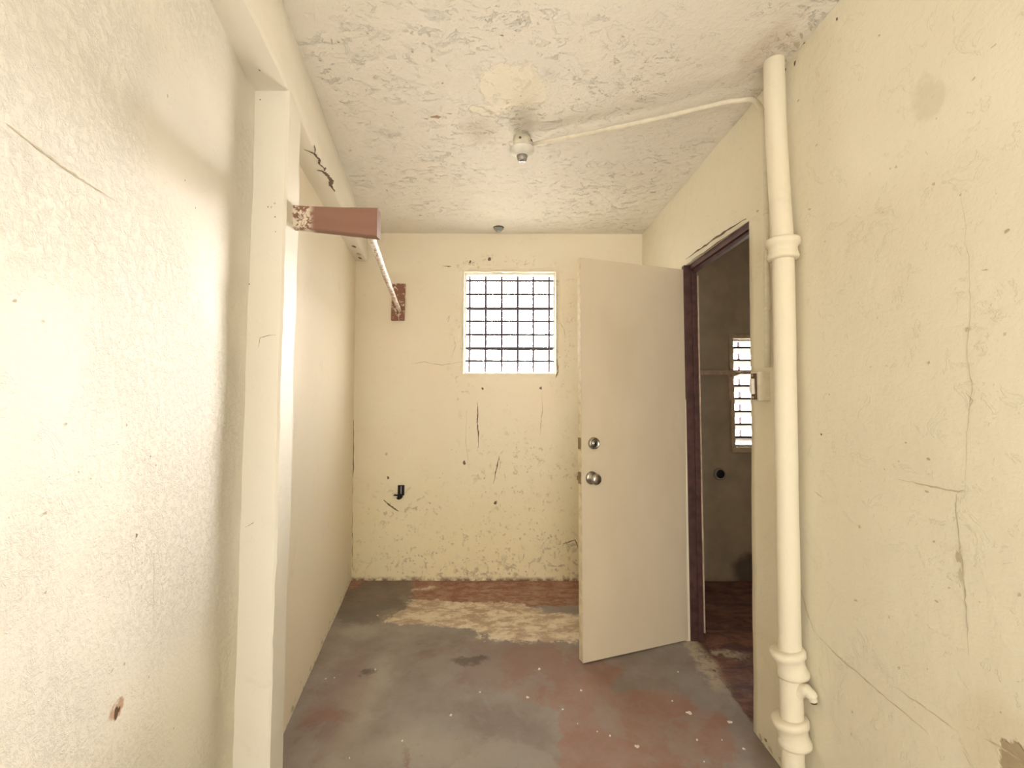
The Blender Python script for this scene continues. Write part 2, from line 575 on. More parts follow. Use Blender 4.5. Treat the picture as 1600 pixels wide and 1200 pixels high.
def fleck(bm, fn, u, v, ru, rv, slot, ang=0.0, rough=0.45, n=9):
    """a ragged little patch lying on surface fn"""
    vs = []
    for k in range(n):
        a = 2 * math.pi * k / n
        r = 1 + random.uniform(-rough, rough)
        x, y = ru * r * math.cos(a), rv * r * math.sin(a)
        c, s = math.cos(ang), math.sin(ang)
        vs.append(bm.verts.new(fn(u + x * c - y * s, v + x * s + y * c)))
    f = bm.faces.new(vs)
    f.material_index = slot
    return f


def crack(bm, fn, pts, wdt, slot, jag=0.12, sub=6):
    """a jagged tapering line lying on surface fn through pts (u, v)"""
    P = []
    for (a, b), (c, d) in zip(pts[:-1], pts[1:]):
        L = math.hypot(c - a, d - b)
        for k in range(sub):
            t = k / sub
            j = 0 if k == 0 else jag * L / sub
            P.append((a + (c - a) * t + random.uniform(-j, j), b + (d - b) * t + random.uniform(-j, j)))
    P.append(pts[-1])
    L, R = [], []
    for i, (u, v) in enumerate(P):
        a, b = P[max(i - 1, 0)], P[min(i + 1, len(P) - 1)]
        dx, dy = b[0] - a[0], b[1] - a[1]
        q = math.hypot(dx, dy) or 1
        e = min(i, len(P) - 1 - i) / max(1, len(P) / 2)
        wd = wdt * (0.25 + 0.75 * min(1, e * 1.6)) * random.uniform(0.45, 1.2) / 2
        L.append(bm.verts.new(fn(u - dy / q * wd, v + dx / q * wd)))
        R.append(bm.verts.new(fn(u + dy / q * wd, v - dx / q * wd)))
    for i in range(len(P) - 1):
        f = bm.faces.new((L[i], L[i + 1], R[i + 1], R[i]))
        f.material_index = slot


def box(bm, lo, hi, bevel=0.0, slot=0):
    r = bmesh.ops.create_cube(bm, size=1)
    for v in r['verts']:
        v.co = Vector([lo[k] + (v.co[k] + 0.5) * (hi[k] - lo[k]) for k in range(3)])
    if bevel:
        es = {e for v in r['verts'] for e in v.link_edges}
        bmesh.ops.bevel(bm, geom=list(es), offset=bevel, segments=2, affect='EDGES', profile=0.5)
    if slot:
        for v in r['verts']:
            for f in v.link_faces:
                f.material_index = slot
    return r


def frame_of(d):
    d = d.normalized()
    a = Vector((0, 0, 1)) if abs(d.z) < 0.9 else Vector((1, 0, 0))
    u = d.cross(a).normalized()
    return u, d.cross(u).normalized()


def tube(bm, pts, rad, n=16, slot=0, cap=True):
    pts = [Vector(p) for p in pts]
    rs = rad if isinstance(rad, (list, tuple)) else [rad] * len(pts)
    rings = []
    u = None
    for i, p in enumerate(pts):
        d = (pts[min(i + 1, len(pts) - 1)] - pts[max(i - 1, 0)]).normalized()
        if u is None:
            u, v = frame_of(d)
        else:
            u = (u - d * u.dot(d)).normalized()
            v = d.cross(u).normalized()
        rings.append([bm.verts.new(p + (u * math.cos(2 * math.pi * k / n) + v * math.sin(2 * math.pi * k / n)) * rs[i]) for k in range(n)])
    for a, b in zip(rings[:-1], rings[1:]):
        for k in range(n):
            f = bm.faces.new((a[k], a[(k + 1) % n], b[(k + 1) % n], b[k]))
            f.smooth = True
            f.material_index = slot
    if cap:
        for r in (rings[0][::-1], rings[-1]):
            bm.faces.new(r).material_index = slot


def lathe(bm, c, axis, prof, n=28, slot=0):
    """prof: (distance along axis, radius)"""
    axis = Vector(axis).normalized()
    u, v = frame_of(axis)
    c = Vector(c)
    rings = []
    for t, r in prof:
        rings.append([bm.verts.new(c + axis * t + (u * math.cos(2 * math.pi * k / n) + v * math.sin(2 * math.pi * k / n)) * max(r, 1e-5)) for k in range(n)])
    for a, b in zip(rings[:-1], rings[1:]):
        for k in range(n):
            f = bm.faces.new((a[k], a[(k + 1) % n], b[(k + 1) % n], b[k]))
            f.smooth = True
            f.material_index = slot
    bm.faces.new(rings[0][::-1]).material_index = slot
    bm.faces.new(rings[-1]).material_index = slot


def catmull(pts, sub=6):
    P = [Vector(p) for p in pts]
    P = [P[0] * 2 - P[1]] + P + [P[-1] * 2 - P[-2]]
    o = []
    for i in range(1, len(P) - 2):
        for k in range(sub):
            t = k / sub
            a, b, c, d = P[i - 1:i + 3]
            o.append(0.5 * (2 * b + (c - a) * t + (2 * a - 5 * b + 4 * c - d) * t * t + (3 * b - a - 3 * c + d) * t ** 3))
    o.append(P[-2])
    return o


# ------------------------------------------------------------------ the setting
UP = 2.62
# floor
def f_floor(x, y, off=0.0): return Vector((x, y, 0.0035 * nz(x, y, 0, 3.0, 4.0) + off))
bm = slab(f_floor, steps(-1.5, 2.7, 70), steps(-2.3, 3.45, 90), Vector((0, 0, -0.10)))
tag(link('floor', bm, M_FLOOR), 'worn concrete floor with grey and red paint patches and white scale', 'floor', kind='structure')

# ceiling
def f_ceil(x, y, off=0.0): return Vector((x, y, ZC(y) + 0.005 * nz(x, y, 0, 3.5, 9.0) - off))
bm = slab(f_ceil, steps(-1.5, 2.7, 70), steps(-2.3, 3.45, 90), Vector((0, 0, 0.12)))
fc = lambda u, v: f_ceil(u, v, 0.0012)
for (px, py, ru, rv, s, a) in [(680, 184, .035, .014, 3, 0), (664, 187, .012, .004, 3, .3), (700, 179, .016, .004, 3, .2),
                               (672, 85, .004, .010, 2, 0), (673, 98, .005, .014, 2, 0), (668, 60, .006, .010, 2, 0),
                               (572, 57, .006, .006, 2, 0), (516, 70, .003, .018, 2, .2), (603, 297, .006, .020, 2, .2),
                               (600, 288, .004, .010, 2, 0), (545, 236, .010, .006, 2, 0), (612, 177, .003, .012, 2, .3),
                               (570, 143, .004, .010, 2, .3), (672, 265, .016, .009, 2, 0), (850, 276, .020, .005, 2, 0),
                               (866, 270, .016, .004, 2, .4), (885, 274, .022, .004, 2, .5), (908, 270, .020, .004, 2, -.2),
                               (770, 298, .012, .006, 2, 0), (974, 300, .010, .012, 2, 0), (976, 261, .005, .005, 2, 0),
                               (846, 185, .010, .004, 2, 0), (652, 300, .012, .006, 2, 0), (656, 335, .018, .010, 2, 0),
                               (667, 336, .008, .006, 2, 0), (786, 227, .012, .008, 2, 0), (530, 310, .015, .006, 2, 0),
                               (1243, 70, .020, .010, 2, .8), (1225, 95, .012, .006, 2, 1), (1232, 55, .02, .004, 2, .5),
                               (1250, 57, .018, .005, 2, .9), (1238, 80, .01, .004, 2, .2), (1265, 45, .014, .004, 2, .8)]:
    p = on_z(px, py, ZC(2.2))
    fleck(bm, fc, p.x, p.y, ru * .8, rv * .8, s - 0, a)
for k in range(45):
    px, py = random.uniform(500, 1050), random.uniform(40, 350)
    p = on_z(px, py, ZC(2.2))
    if p.x < XR(p.y, 2.5) - .03:
        q = random.uniform(.001, .003)
        fleck(bm, fc, p.x, p.y, q * random.uniform(1, 2.8), q, 3, random.uniform(-.6, .6))
o = link('ceiling', bm, [M_CEIL, M_CRACK, M_FLECK, M_BARE])
tag(o, 'pale flaking plaster ceiling with peeled patches', 'ceiling', kind='structure')

# far wall with the two louvre window openings
W1 = (-0.352, 0.318, 1.463, 2.212)
W2 = (1.605, 2.275, 0.940, 1.722)
def f_back(x, z, off=0.0): return Vector((x, D + 0.005 * nz(x, 0, z, 3.2, 2.0) - off, z))
xs = steps(-1.45, 2.65, 90, (W1[0], W1[1], W2[0], W2[1]))
zs = steps(-0.05, UP, 60, (W1[2], W1[3], W2[2], W2[3]))
bm = slab(f_back, xs, zs, Vector((0, 0.14, 0)), [W1, W2])
fb = lambda u, v: f_back(u, v, 0.0012)
def BP(pts): return [(on_y(a, b).x, on_y(a, b).z) for a, b in pts]
for pts, wd in [([(746, 628), (747, 645), (746, 660), (748, 678), (748, 700)], .010), ([(846, 612), (848, 640), (845, 662), (845, 680)], .006),
                ([(781, 712), (776, 735), (772, 756)], .009), ([(778, 712), (783, 722), (781, 735)], .006), ([(640, 570), (662, 566), (690, 571), (724, 566)], .005),
                ([(692, 416), (704, 417)], .010), ([(697, 500), (702, 494), (700, 504)], .006), ([(600, 782), (612, 792), (624, 800)], .014),
                ([(873, 500), (881, 515), (884, 530)], .006), ([(870, 560), (872, 580), (868, 590)], .009), ([(552, 640), (553, 700), (551, 800), (552, 890)], .007),
                ([(880, 850), (900, 843), (905, 856)], .008), ([(730, 640), (728, 690), (733, 730)], .004), ([(705, 560), (712, 540), (708, 525)], .004),
                ([(828, 410), (818, 414), (822, 406)], .006), ([(726, 426), (760, 425), (790, 427), (830, 424)], .006)]:
    crack(bm, fb, BP(pts), wd, 1 if wd > .006 else 2)
for (cx, cz, su, sv, n, smax) in [(735, 415, 22, 7, 26, .009), (800, 410, 35, 8, 16, .008), (880, 520, 10, 60, 24, .008),
                                  (712, 500, 9, 50, 20, .007), (828, 715, 12, 25, 30, .010), (790, 800, 70, 60, 70, .011),
                                  (730, 860, 110, 28, 110, .014), (620, 840, 50, 40, 26, .011), (870, 850, 28, 30, 60, .014),
                                  (640, 880, 70, 14, 60, .016), (750, 690, 40, 60, 40, .007), (668, 795, 8, 12, 12, .012),
                                  (618, 690, 30, 40, 16, .006), (850, 620, 40, 20, 18, .005), (790, 895, 100, 8, 60, .018),
                                  (700, 760, 90, 70, 60, .006), (880, 700, 25, 90, 30, .006)]:
    for k in range(n):
        px, py = random.gauss(cx, su * .6), random.gauss(cz, sv * .6)
        p = on_y(px, py)
        if random.random() < .55 and -1.05 < p.x < 0.85 and 0.01 < p.z < 2.45 and not (W1[0] - .02 < p.x < W1[1] + .02 and W1[2] - .02 < p.z < W1[3] + .01):
            q = random.uniform(.002, smax) * .62
            fleck(bm, fb, p.x, p.z, q, q * random.uniform(.3, 1), 2, random.uniform(-1.2, 1.2))
for px, py, q in [(734, 409, .009), (764, 405, .011), (754, 607, .008), (845, 606, .008), (726, 723, .011), (604, 710, .012), (607, 747, .008), (604, 803, .014), (775, 785, .010)]:
    p = on_y(px, py)
    fleck(bm, fb, p.x, p.z, q, q * 1.2, 1 if q < .0115 else 2)
o = link('wall_back', bm, [M_BACK, M_CRACK, M_FLECK, M_BARE])
tag(o, 'stained cream far wall with small bright barred window', 'wall', kind='structure')

# right wall with the doorway
Y0, Y1, HH = 1.825, 2.465, 2.035
def f_right(y, z, off=0.0):
    a = 0.004 * nz(0, y, z, 3.0, 6.0) + 0.0015 * nz(0, y, z, 11.0, 1.0)
    return Vector((XR(y, z) + a - off, y, z))
bm = slab(f_right, steps(-2.3, 3.3, 130, (Y0, Y1)), steps(-0.05, UP, 60, (HH,)), Vector((0.055, 0, 0)), [(Y0, Y1, -1, HH)])
fr = lambda u, v: f_right(u, v, 0.0012)
def RP(pts): return [(on_right(a, b).y, on_right(a, b).z) for a, b in pts]
for pts, wd in [([(1405, 746), (1450, 755), (1500, 765), (1512, 762)], .0035), ([(1512, 762), (1513, 720), (1514, 690), (1516, 640), (1520, 600), (1512, 560), (1515, 480), (1514, 420), (1500, 290)], .0016),
                ([(1497, 768), (1496, 800), (1502, 850), (1508, 910), (1512, 960), (1516, 1020)], .0035),
                ([(1273, 982), (1310, 1022), (1350, 1055), (1390, 1090), (1450, 1140)], .004), ([(1400, 1070), (1450, 1105), (1500, 1140)], .003),
                ([(1165, 340), (1130, 362), (1100, 383), (1070, 404)], .012), ([(1165, 349), (1120, 378), (1080, 405)], .006),
                ([(1273, 765), (1288, 776)], .004), ([(1510, 610), (1521, 622), (1514, 640)], .002), ([(1250, 900), (1262, 950), (1275, 985)], .004),
                ([(1540, 1150), (1560, 1160), (1600, 1185)], .004)]:
    crack(bm, fr, RP(pts), wd, 2 if wd < .0045 else 1)
for px, py, ru, rv, s in [(1500, 868, .006, .012, 2), (1503, 895, .003, .012, 2), (1345, 820, .004, .004, 2), (1458, 284, .004, .004, 2), (1245, 155, .006, .004, 2),
                          (1306, 27, .003, .006, 1), (1372, 53, .004, .003, 2), (1551, 68, .006, .002, 2), (1289, 375, .004, .003, 2), (1539, 418, .006, .002, 2),
                          (1573, 358, .006, .003, 2), (1450, 765, .005, .003, 2), (1453, 714, .005, .004, 2), (1284, 676, .004, .003, 1), (1247, 875, .004, .004, 1),
                          (1225, 108, .006, .006, 1), (1254, 64, .006, .010, 1), (1240, 97, .004, .008, 1), (1183, 328, .010, .005, 2), (1340, 936, .006, .003, 2),
                          (1465, 936, .005, .003, 2), (1485, 915, .004, .002, 2), (1275, 225, .006, .003, 2), (1265, 325, .006, .004, 2), (1520, 120, .004, .003, 2)]:
    p = on_right(px, py)
    fleck(bm, fr, p.y, p.z, ru, rv, s, random.uniform(-.4, .4))
for k in range(50):
    p = on_right(random.uniform(1010, 1600), random.uniform(30, 1190))
    if (p.y > 2.5 or p.y < 1.8 or p.z > 2.08) and .03 < p.z < 2.45:
        q = random.uniform(.001, .0035)
        fleck(bm, fr, p.y, p.z, q, q * random.uniform(.5, 1.5), 2, random.uniform(-1, 1))
for k in range(40):                       # grime along the foot of the wall
    y = random.uniform(1.2, 1.82)
    q = random.uniform(.004, .012)
    fleck(bm, fr, y, random.uniform(0.0, .03), q * 1.5, q, 2 if random.random() < .7 else 3)
o = link('wall_right', bm, [M_RIGHT, M_CRACK, M_FLECK, M_BARE])
tag(o, 'cream plaster right wall with doorway and fine cracks', 'wall', kind='structure')

# left walls
def f_left(y, z, off=0.0): return Vector((XL(y, z) + 0.0035 * nz(0, y, z, 2.6, 3.0) + off, y, z))
bm = slab(f_left, steps(1.46, 3.35, 50), steps(-0.05, UP, 50), Vector((-0.12, 0, 0)))
fl = lambda u, v: f_left(u, v, 0.0012)
for k in range(60):
    q = random.uniform(.003, .009)
    fleck(bm, fl, random.uniform(1.55, 3.2), abs(random.gauss(0, .02)) + .002, q * 1.6, q, 2)
for k in range(14):
    q = random.uniform(.003, .007)
    fleck(bm, fl, random.uniform(3.1, 3.22), random.uniform(0, 1.4), q, q * 2, 2)
o = link('wall_left', bm, [M_LEFT, M_CRACK, M_FLECK])
tag(o, 'smooth cream left wall behind the pillar', 'wall', kind='structure')

def f_near(y, z, off=0.0):
    a = 0.006 * nz(0, y, z, 2.4, 8.0) + 0.003 * nz(0, y, z, 8.0, 5.0)
    c = max(0.0, 1 - (1.397 - y) / 0.10) if y < 1.397 else 1.0          # coved into the pillar
    return Vector((XN(y, z) + a + off + 0.005 * c * c, y, z))
bm = slab(f_near, steps(-2.3, 1.50, 120), steps(-0.05, UP, 90), Vector((-0.12, 0, 0)))
fn_ = lambda u, v: f_near(u, v, 0.001)
def NP(pts): return [(on_nearleft(a, b).y, on_nearleft(a, b).z) for a, b in pts]
for pts, wd in [([(5, 195), (30, 215), (70, 245), (105, 270), (140, 292), (180, 318)], .0035), ([(240, 865), (241, 920), (240, 980)], .002),
                ([(244, 850), (252, 895)], .0015), ([(300, 480), (297, 500)], .002)]:
    crack(bm, fn_, NP(pts), wd, 2)
for px, py, ru, rv, s in [(214, 839, .004, .004, 1), (289, 284, .002, .002, 1), (305, 327, .002, .002, 1), (222, 920, .003, .004, 2),
                          (183, 1118, .006, .010, 3), (187, 1112, .005, .005, 3), (262, 152, .003, .006, 2), (320, 816, .002, .004, 2), (236, 716, .002, .002, 1),
                          (175, 1050, .006, .003, 2), (195, 1040, .004, .003, 2)]:
    p = on_nearleft(px, py)
    fleck(bm, fn_, p.y, p.z, ru * .7, rv, s, random.uniform(-.3, .3))
for k in range(30):
    p = on_nearleft(random.uniform(5, 340), random.uniform(450, 1150))
    q = random.uniform(.0008, .0025)
    fleck(bm, fn_, p.y, p.z, q, q, 2)
o = link('wall_left_near', bm, [M_NEAR, M_CRACK, M_FLECK, M_RUST])
tag(o, 'rough white-cream near left wall in front of the pillar', 'wall', kind='structure')

# wall behind the photographer, closed; the added fill lamp stands in front of it
def f_rear(x, z): return Vector((x, -2.12, z))
bm = slab(f_rear, steps(-1.45, 2.65, 20, (-0.42, 0.82)), steps(-0.05, UP + .05, 16, (2.12,)), Vector((0, -0.12, 0)))
tag(link('wall_rear', bm, M_LEFT), 'cream wall behind the photographer', 'wall', kind='structure')
# next room's outer and near walls
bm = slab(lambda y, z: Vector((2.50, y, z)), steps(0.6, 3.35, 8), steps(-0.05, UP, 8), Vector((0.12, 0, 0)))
M_ANNEX = simple('dimmed_beige_plaster', (0.36, 0.31, 0.25), 0.8, scale=6)  # plaster colour darkened to make the next room look dim
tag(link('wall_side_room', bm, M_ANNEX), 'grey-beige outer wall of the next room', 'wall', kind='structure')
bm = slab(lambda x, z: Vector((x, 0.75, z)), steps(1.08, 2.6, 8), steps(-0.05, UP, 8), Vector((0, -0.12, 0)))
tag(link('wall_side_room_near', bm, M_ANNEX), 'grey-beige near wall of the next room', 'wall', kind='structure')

# pillar on the left wall
bm = bmesh.new()
n_z = 60
prof = [(-0.99, 1.397), (-0.90, 1.397), (-0.82, 1.397), (-0.77, 1.397), (-0.7286, 1.397), (-0.7226, 1.404),
        (-0.7300, 1.445), (-0.7400, 1.495), (-0.7490, 1.537), (-0.7540, 1.543), (-0.80, 1.543), (-0.86, 1.543), (-0.99, 1.543)]
rings = []
for i in range(n_z + 1):
    z = -0.02 + (BEAM_Z + 0.03) * i / n_z
    r = []
    for k, (x, y) in enumerate(prof):
        e = 0.0045 if 3 <= k <= 9 else 0.002
        r.append(bm.verts.new((x + e * nz(x, y, z, 5, 1) + (0.0035 if k in (4, 5) else 0.001) * nz(x, y, z, 22, 3), y + 0.003 * nz(-.78, 1.4, z, 4, 7), z)))
    rings.append(r)
for a, b in zip(rings[:-1], rings[1:]):
    for k in range(len(prof)):
        bm.faces.new((a[k], a[(k + 1) % len(prof)], b[(k + 1) % len(prof)], b[k]))
bm.faces.new(rings[0][::-1]); bm.faces.new(rings[-1])
fp = lambda u, v: Vector((u, 1.397 + 0.003 * nz(-.78, 1.4, v, 4, 7) - 0.0012, v))
def PP(pts): return [(on_pillar_front(a, b).x, on_pillar_front(a, b).z) for a, b in pts]
for pts, wd in [([(404, 545), (407, 530), (420, 526), (432, 525)], .0016), ([(384, 826), (395, 820), (398, 818)], .0016)]:
    crack(bm, fp, PP(pts), wd, 1)
for px, py, q in [(428, 320, .0035), (423, 326, .003), (418, 325, .002), (405, 158, .0018), (430, 364, .0018), (403, 110, .002), (389, 446, .0022), (364, 658, .0018), (361, 805, .002), (429, 341, .002)]:
    p = on_pillar_front(px, py)
    fleck(bm, fp, p.x, p.z, q, q * 1.1, 2 if q > .0022 else 1)
bmesh.ops.recalc_face_normals(bm, faces=bm.faces)
o = link('pillar', bm, [M_PILLAR, M_CRACK, M_FLECK])
tag(o, 'shallow cream plastered pillar on the left wall under the beam', 'pillar', kind='structure')

# beam along the left wall
bm = bmesh.new()
rings = []
ny = 110
for i in range(ny + 1):
    y = -2.2 + (3.30 + 2.2) * i / ny
    e = XB(y)
    pr = [(-1.42, BEAM_Z), (e - 0.14, BEAM_Z), (e - 0.07, BEAM_Z), (e - 0.006, BEAM_Z), (e, BEAM_Z + 0.008), (e - 0.002, BEAM_Z + 0.07),
          (e - 0.003, BEAM_Z + 0.14), (e - 0.004, 2.58), (-1.42, 2.58)]
    r = []
    for k, (x, z) in enumerate(pr):
        j = 0.004 * nz(x, y, z, 4, 2) + (0.004 * nz(x, y, z, 16, 3) if k in (3, 4) else 0)
        r.append(bm.verts.new((x + j, y, z + 0.004 * nz(x, y, z, 3.5, 5))))
    rings.append(r)
for a, b in zip(rings[:-1], rings[1:]):
    for k in range(9):
        f = bm.faces.new((a[k], a[(k + 1) % 9], b[(k + 1) % 9], b[k]))
        f.smooth = k not in (3,)
bm.faces.new(rings[0]); bm.faces.new(rings[-1][::-1])
fu = lambda u, v: Vector((u, v, BEAM_Z + 0.004 * nz(u, v, BEAM_Z, 3.5, 5) - 0.0016))
def UP_(pts): return [(on_z(a, b, BEAM_Z).x, on_z(a, b, BEAM_Z).y) for a, b in pts]
for pts, wd in [([(473, 234), (482, 238), (490, 241), (493, 246), (498, 250), (497, 257), (502, 261), (507, 266)], .012),
                ([(489, 227), (491, 234), (490, 241)], .006), ([(494, 267), (502, 268), (509, 273), (517, 283), (515, 290), (522, 300)], .020),
                ([(507, 262), (505, 268)], .012)]:
    crack(bm, fu, UP_(pts), wd, 1)
for px, py, q in [(403, 111, .004), (552, 386, .02), (560, 398, .03), (562, 404, .02), (515, 289, .01)]:
    p = on_z(px, py, BEAM_Z)
    fleck(bm, fu, p.x, p.y, q * .5, q, 1 if q < .025 else 2)
bmesh.ops.recalc_face_normals(bm, faces=bm.faces)
M_BEAM = plaster('cream_beam_plaster', (0.79, 0.75, 0.66), (0.79, 0.745, 0.65), lump=0.6, fine=0.5)
o = link('ceiling_beam', bm, [M_BEAM, M_CRACK, M_FLECK])
tag(o, 'cream plaster beam along the left side of the ceiling, cracked underneath', 'beam', kind='structure')


# ------------------------------------------------------------------ windows
def louvre_window(name, W, slat_z, slat_w, slat_mat, tilt, bars, rails, label, nslot=0.0):
    x0, x1, z0, z1 = W
    root = empty(name, ((x0 + x1) / 2, D + 0.07, z0))
    tag(root, label, 'window', kind='structure')
    t = 0.014
    bm = bmesh.new()
    y0, y1 = D + 0.045, D + 0.085
    box(bm, (x0, y0, z0), (x0 + t, y1, z1), .002)
    box(bm, (x1 - t, y0, z0), (x1, y1, z1), .002)
    box(bm, (x0 + t, y0, z0), (x1 - t, y1, z0 + t), .002)
    box(bm, (x0 + t, y0, z1 - t), (x1 - t, y1, z1), .002)
    link('window_frame', bm, M_WINMETAL, root)
    for z in slat_z:
        bm = bmesh.new()
        c, s = math.cos(tilt), math.sin(tilt)
        th = 0.0022
        vs = []
        for xx in (x0 + t + .001, x1 - t - .001):
            for a, b in ((-1, -1), (1, -1), (1, 1), (-1, 1)):
                dy, dz = a * slat_w / 2, b * th
                vs.append(bm.verts.new((xx, D + 0.065 + dy * c - dz * s, z + dy * s + dz * c)))
        q = vs
        for f in ((0, 1, 2, 3), (7, 6, 5, 4), (0, 4, 5, 1), (1, 5, 6, 2), (2, 6, 7, 3), (3, 7, 4, 0)):
            bm.faces.new([q[i] for i in f])
        s_ = link('louvre_blade', bm, slat_mat, root)
        bm = bmesh.new()                                         # the thin holder edge of the blade
        box(bm, (x0 + t + .0005, D + 0.065 - slat_w / 2 * c - .003, z - slat_w / 2 * s - .0075), (x1 - t - .0005, D + 0.065 - slat_w / 2 * c + .003, z - slat_w / 2 * s + .0075))
        e = link('blade_edge', bm, M_BAR, s_)
        e.location = Vector()
    for x in bars:
        bm = bmesh.new()
        box(bm, (x - .009, D + 0.108, z0 - .001), (x + .009, D + 0.116, z1 + .001))
        link('window_bar', bm, M_BAR, root)
    for z in rails:
        bm = bmesh.new()
        box(bm, (x0 - .001, D + 0.098, z - .010), (x1 + .001, D + 0.104, z + .010), .001)
        link('window_crossbar', bm, M_BAR, root)
    return root


SZ = [on_y(790, q).z for q in (436, 457.5, 479, 500, 521, 542, 562.5)]
louvre_window('window_1', W1, SZ, 0.075, M_GLASS, math.radians(9.5), [on_y(q, 500, D + .112).x for q in (733.5, 758.5, 783.5, 808.5, 833, 857.5)],
              [on_y(790, 483, D + .1).z, on_y(790, 545.5, D + .1).z], 'small bright louvre window with bars in the far wall')
louvre_window('window_2', W2, [W2[2] + .045 + .094 * k for k in range(8)], 0.050, M_WINMETAL, math.radians(-58), [1.70, 1.85, 2.0, 2.15],
              [], 'slatted window of the next room, seen through the doorway')
# cement ledge line around the second window
bm = bmesh.new()
for lo, hi in (((W2[0] - .03, D - .012, W2[3]), (W2[1] + .03, D + .01, W2[3] + .03)), ((W2[0] - .03, D - .02, W2[2] - .035), (W2[1] + .03, D + .01, W2[2])),
               ((W2[0] - .03, D - .010, W2[2]), (W2[0] - .002, D + .01, W2[3]))):
    box(bm, lo, hi, .003)
tag(link('trim_1', bm, simple('beige_window_surround', (0.60, 0.50, 0.38), 0.8)), 'beige raised surround of the slatted window in the next room', 'trim', kind='structure')

# ------------------------------------------------------------------ door frame, door leaf
bm = bmesh.new()
fx0, fx1 = 0.966, 1.026
box(bm, (fx0 - .010, Y1 - .004, 0.0), (fx1, Y1 + .03, HH), .003)                      # hinge jamb
box(bm, (fx0 + .030, Y1 - .014, 0.0), (fx1 - .004, Y1 - .003, HH - .03), .002)          # stop
box(bm, (fx0 + .022, Y0 - .02, 0.0), (fx1, Y0 + .006, HH), .003)                      # near jamb
box(bm, (fx0 + .020, Y0 + .004, HH - .030), (fx1, Y1, HH + .002), .003)                 # head
box(bm, (fx0 + .034, Y0 + .006, HH - .045), (fx1 - .004, Y1 - .018, HH - .028), .002)
o = link('trim_2', bm, M_FRAME)
tag(o, 'dark purple-brown wooden frame lining the doorway in the right wall', 'door frame', kind='structure')
bm = bmesh.new()
for k in range(16):
    z = 0.05 + k * 0.12
    box(bm, (fx1 - .003 + random.uniform(-.001, .001), Y1 - .019, z), (fx1 + .004, Y1 - .002 + .03, z + .121), .001)
tag(link('trim_3', bm, M_RAIL), 'thin cream paint edge along the far side of the door frame', 'trim', kind='structure')

hinge = Vector((0.952, 2.468, 0))
free = Vector((0.349, 2.253, 0))
dr = (free - hinge).normalized()                     # along the leaf, hinge to free edge
nf = Vector((-dr.y, dr.x, 0))
if nf.y > 0: nf = -nf                                # out of the face turned to the camera
WD = (free - hinge).length
Z0, Z1, TH = 0.008, 2.010, 0.036


def dpt(s, z, n=0.0): return hinge + dr * s + nf * n + Vector((0, 0, z))


door = empty('door_1', hinge)
tag(door, 'plain beige flush door standing half open in the doorway', 'door', kind='structure')


def dbox(bm, s0, s1, z0, z1, n0, n1, bev=0.0, slot=0):
    r = bmesh.ops.create_cube(bm, size=1)
    for v in r['verts']:
        v.co = dpt(s0 + (v.co.x + .5) * (s1 - s0), z0 + (v.co.z + .5) * (z1 - z0), n0 + (v.co.y + .5) * (n1 - n0))
    for f in {f for v in r['verts'] for f in v.link_faces}:
        f.material_index = slot
    if bev:
        bmesh.ops.bevel(bm, geom=list({e for v in r['verts'] for e in v.link_edges}), offset=bev, segments=2, affect='EDGES')


bm = bmesh.new()
dbox(bm, 0, WD - .0005, Z0, Z1, -TH, 0, .0015)
leaf = link('door_leaf', bm, M_DOOR, door)
bm = bmesh.new()
dbox(bm, WD - .002, WD + .0015, Z0 + .002, Z1 - .002, -TH + .002, -.002)
tag(link('door_edge', bm, M_EDGE, door), 'pale unpainted door edge')
# hardware positions on the leaf plane
def on_leaf(px, py):
    d = ray(px, py)
    k = (hinge - O).dot(nf) / d.dot(nf)
    p = O + d * k
    return (p - hinge).dot(dr), p.z
s1, zk = on_leaf(925, 746)
s2, zd = on_leaf(928, 692)
bm = bmesh.new()
lathe(bm, dpt(s1, zk, 0), nf, [(0, .033), (.004, .033), (.009, .028), (.011, .016), (.026, .013)])
kb = link('door_knob', bm, M_NICKEL, door)
tag(kb, 'round satin metal door knob')
bm = bmesh.new()
lathe(bm, dpt(s1, zk, 0.026), nf, [(0, .013), (.006, .020), (.014, .0265), (.024, .0275), (.032, .022), (.035, .012), (.036, .001)])
g = link('knob_grip', bm, M_NICKEL, kb); g.location = Vector()
bm = bmesh.new()
lathe(bm, dpt(s2, zd, 0), nf, [(0, .031), (.012, .029), (.015, .026), (.0155, .023), (.011, .021), (.011, .013), (.016, .012), (.0165, .001)])
db = link('deadbolt', bm, M_NICKEL, door)
bm = bmesh.new()
dbox(bm, s2 - .004, s2 + .004, zd - .006, zd + .006, .016, .0185)
g = link('keyway', bm, M_BLACK, db); g.location = Vector()
for zz, hh in ((zd, .028), (zk, .028)):
    bm = bmesh.new()
    dbox(bm, WD + .0012, WD + .004, zz - hh, zz + hh, -TH / 2 - .012, -TH / 2 + .012, .001)
    if zz == zk:
        dbox(bm, WD + .0035, WD + .012, zz - .009, zz + .009, -TH / 2 - .007, -TH / 2 + .007, .002)
    lp = link('latch_plate', bm, M_BRASS, door)
# the far face's knob
bm = bmesh.new()
lathe(bm, dpt(s1, zk, -TH), -nf, [(0, .033), (.004, .033), (.010, .016), (.026, .013), (.040, .0265), (.058, .022), (.062, .001)])
tag(link('door_knob', bm, M_NICKEL, door), 'round metal knob on the far face of the door')
for z in (0.25, 1.02, 1.80):
    bm = bmesh.new()
    tube(bm, [hinge + Vector((0.008, 0.006, z - .045)), hinge + Vector((0.008, 0.006, z + .045))], .005, 10)
    link('hinge', bm, M_FRAME, door)

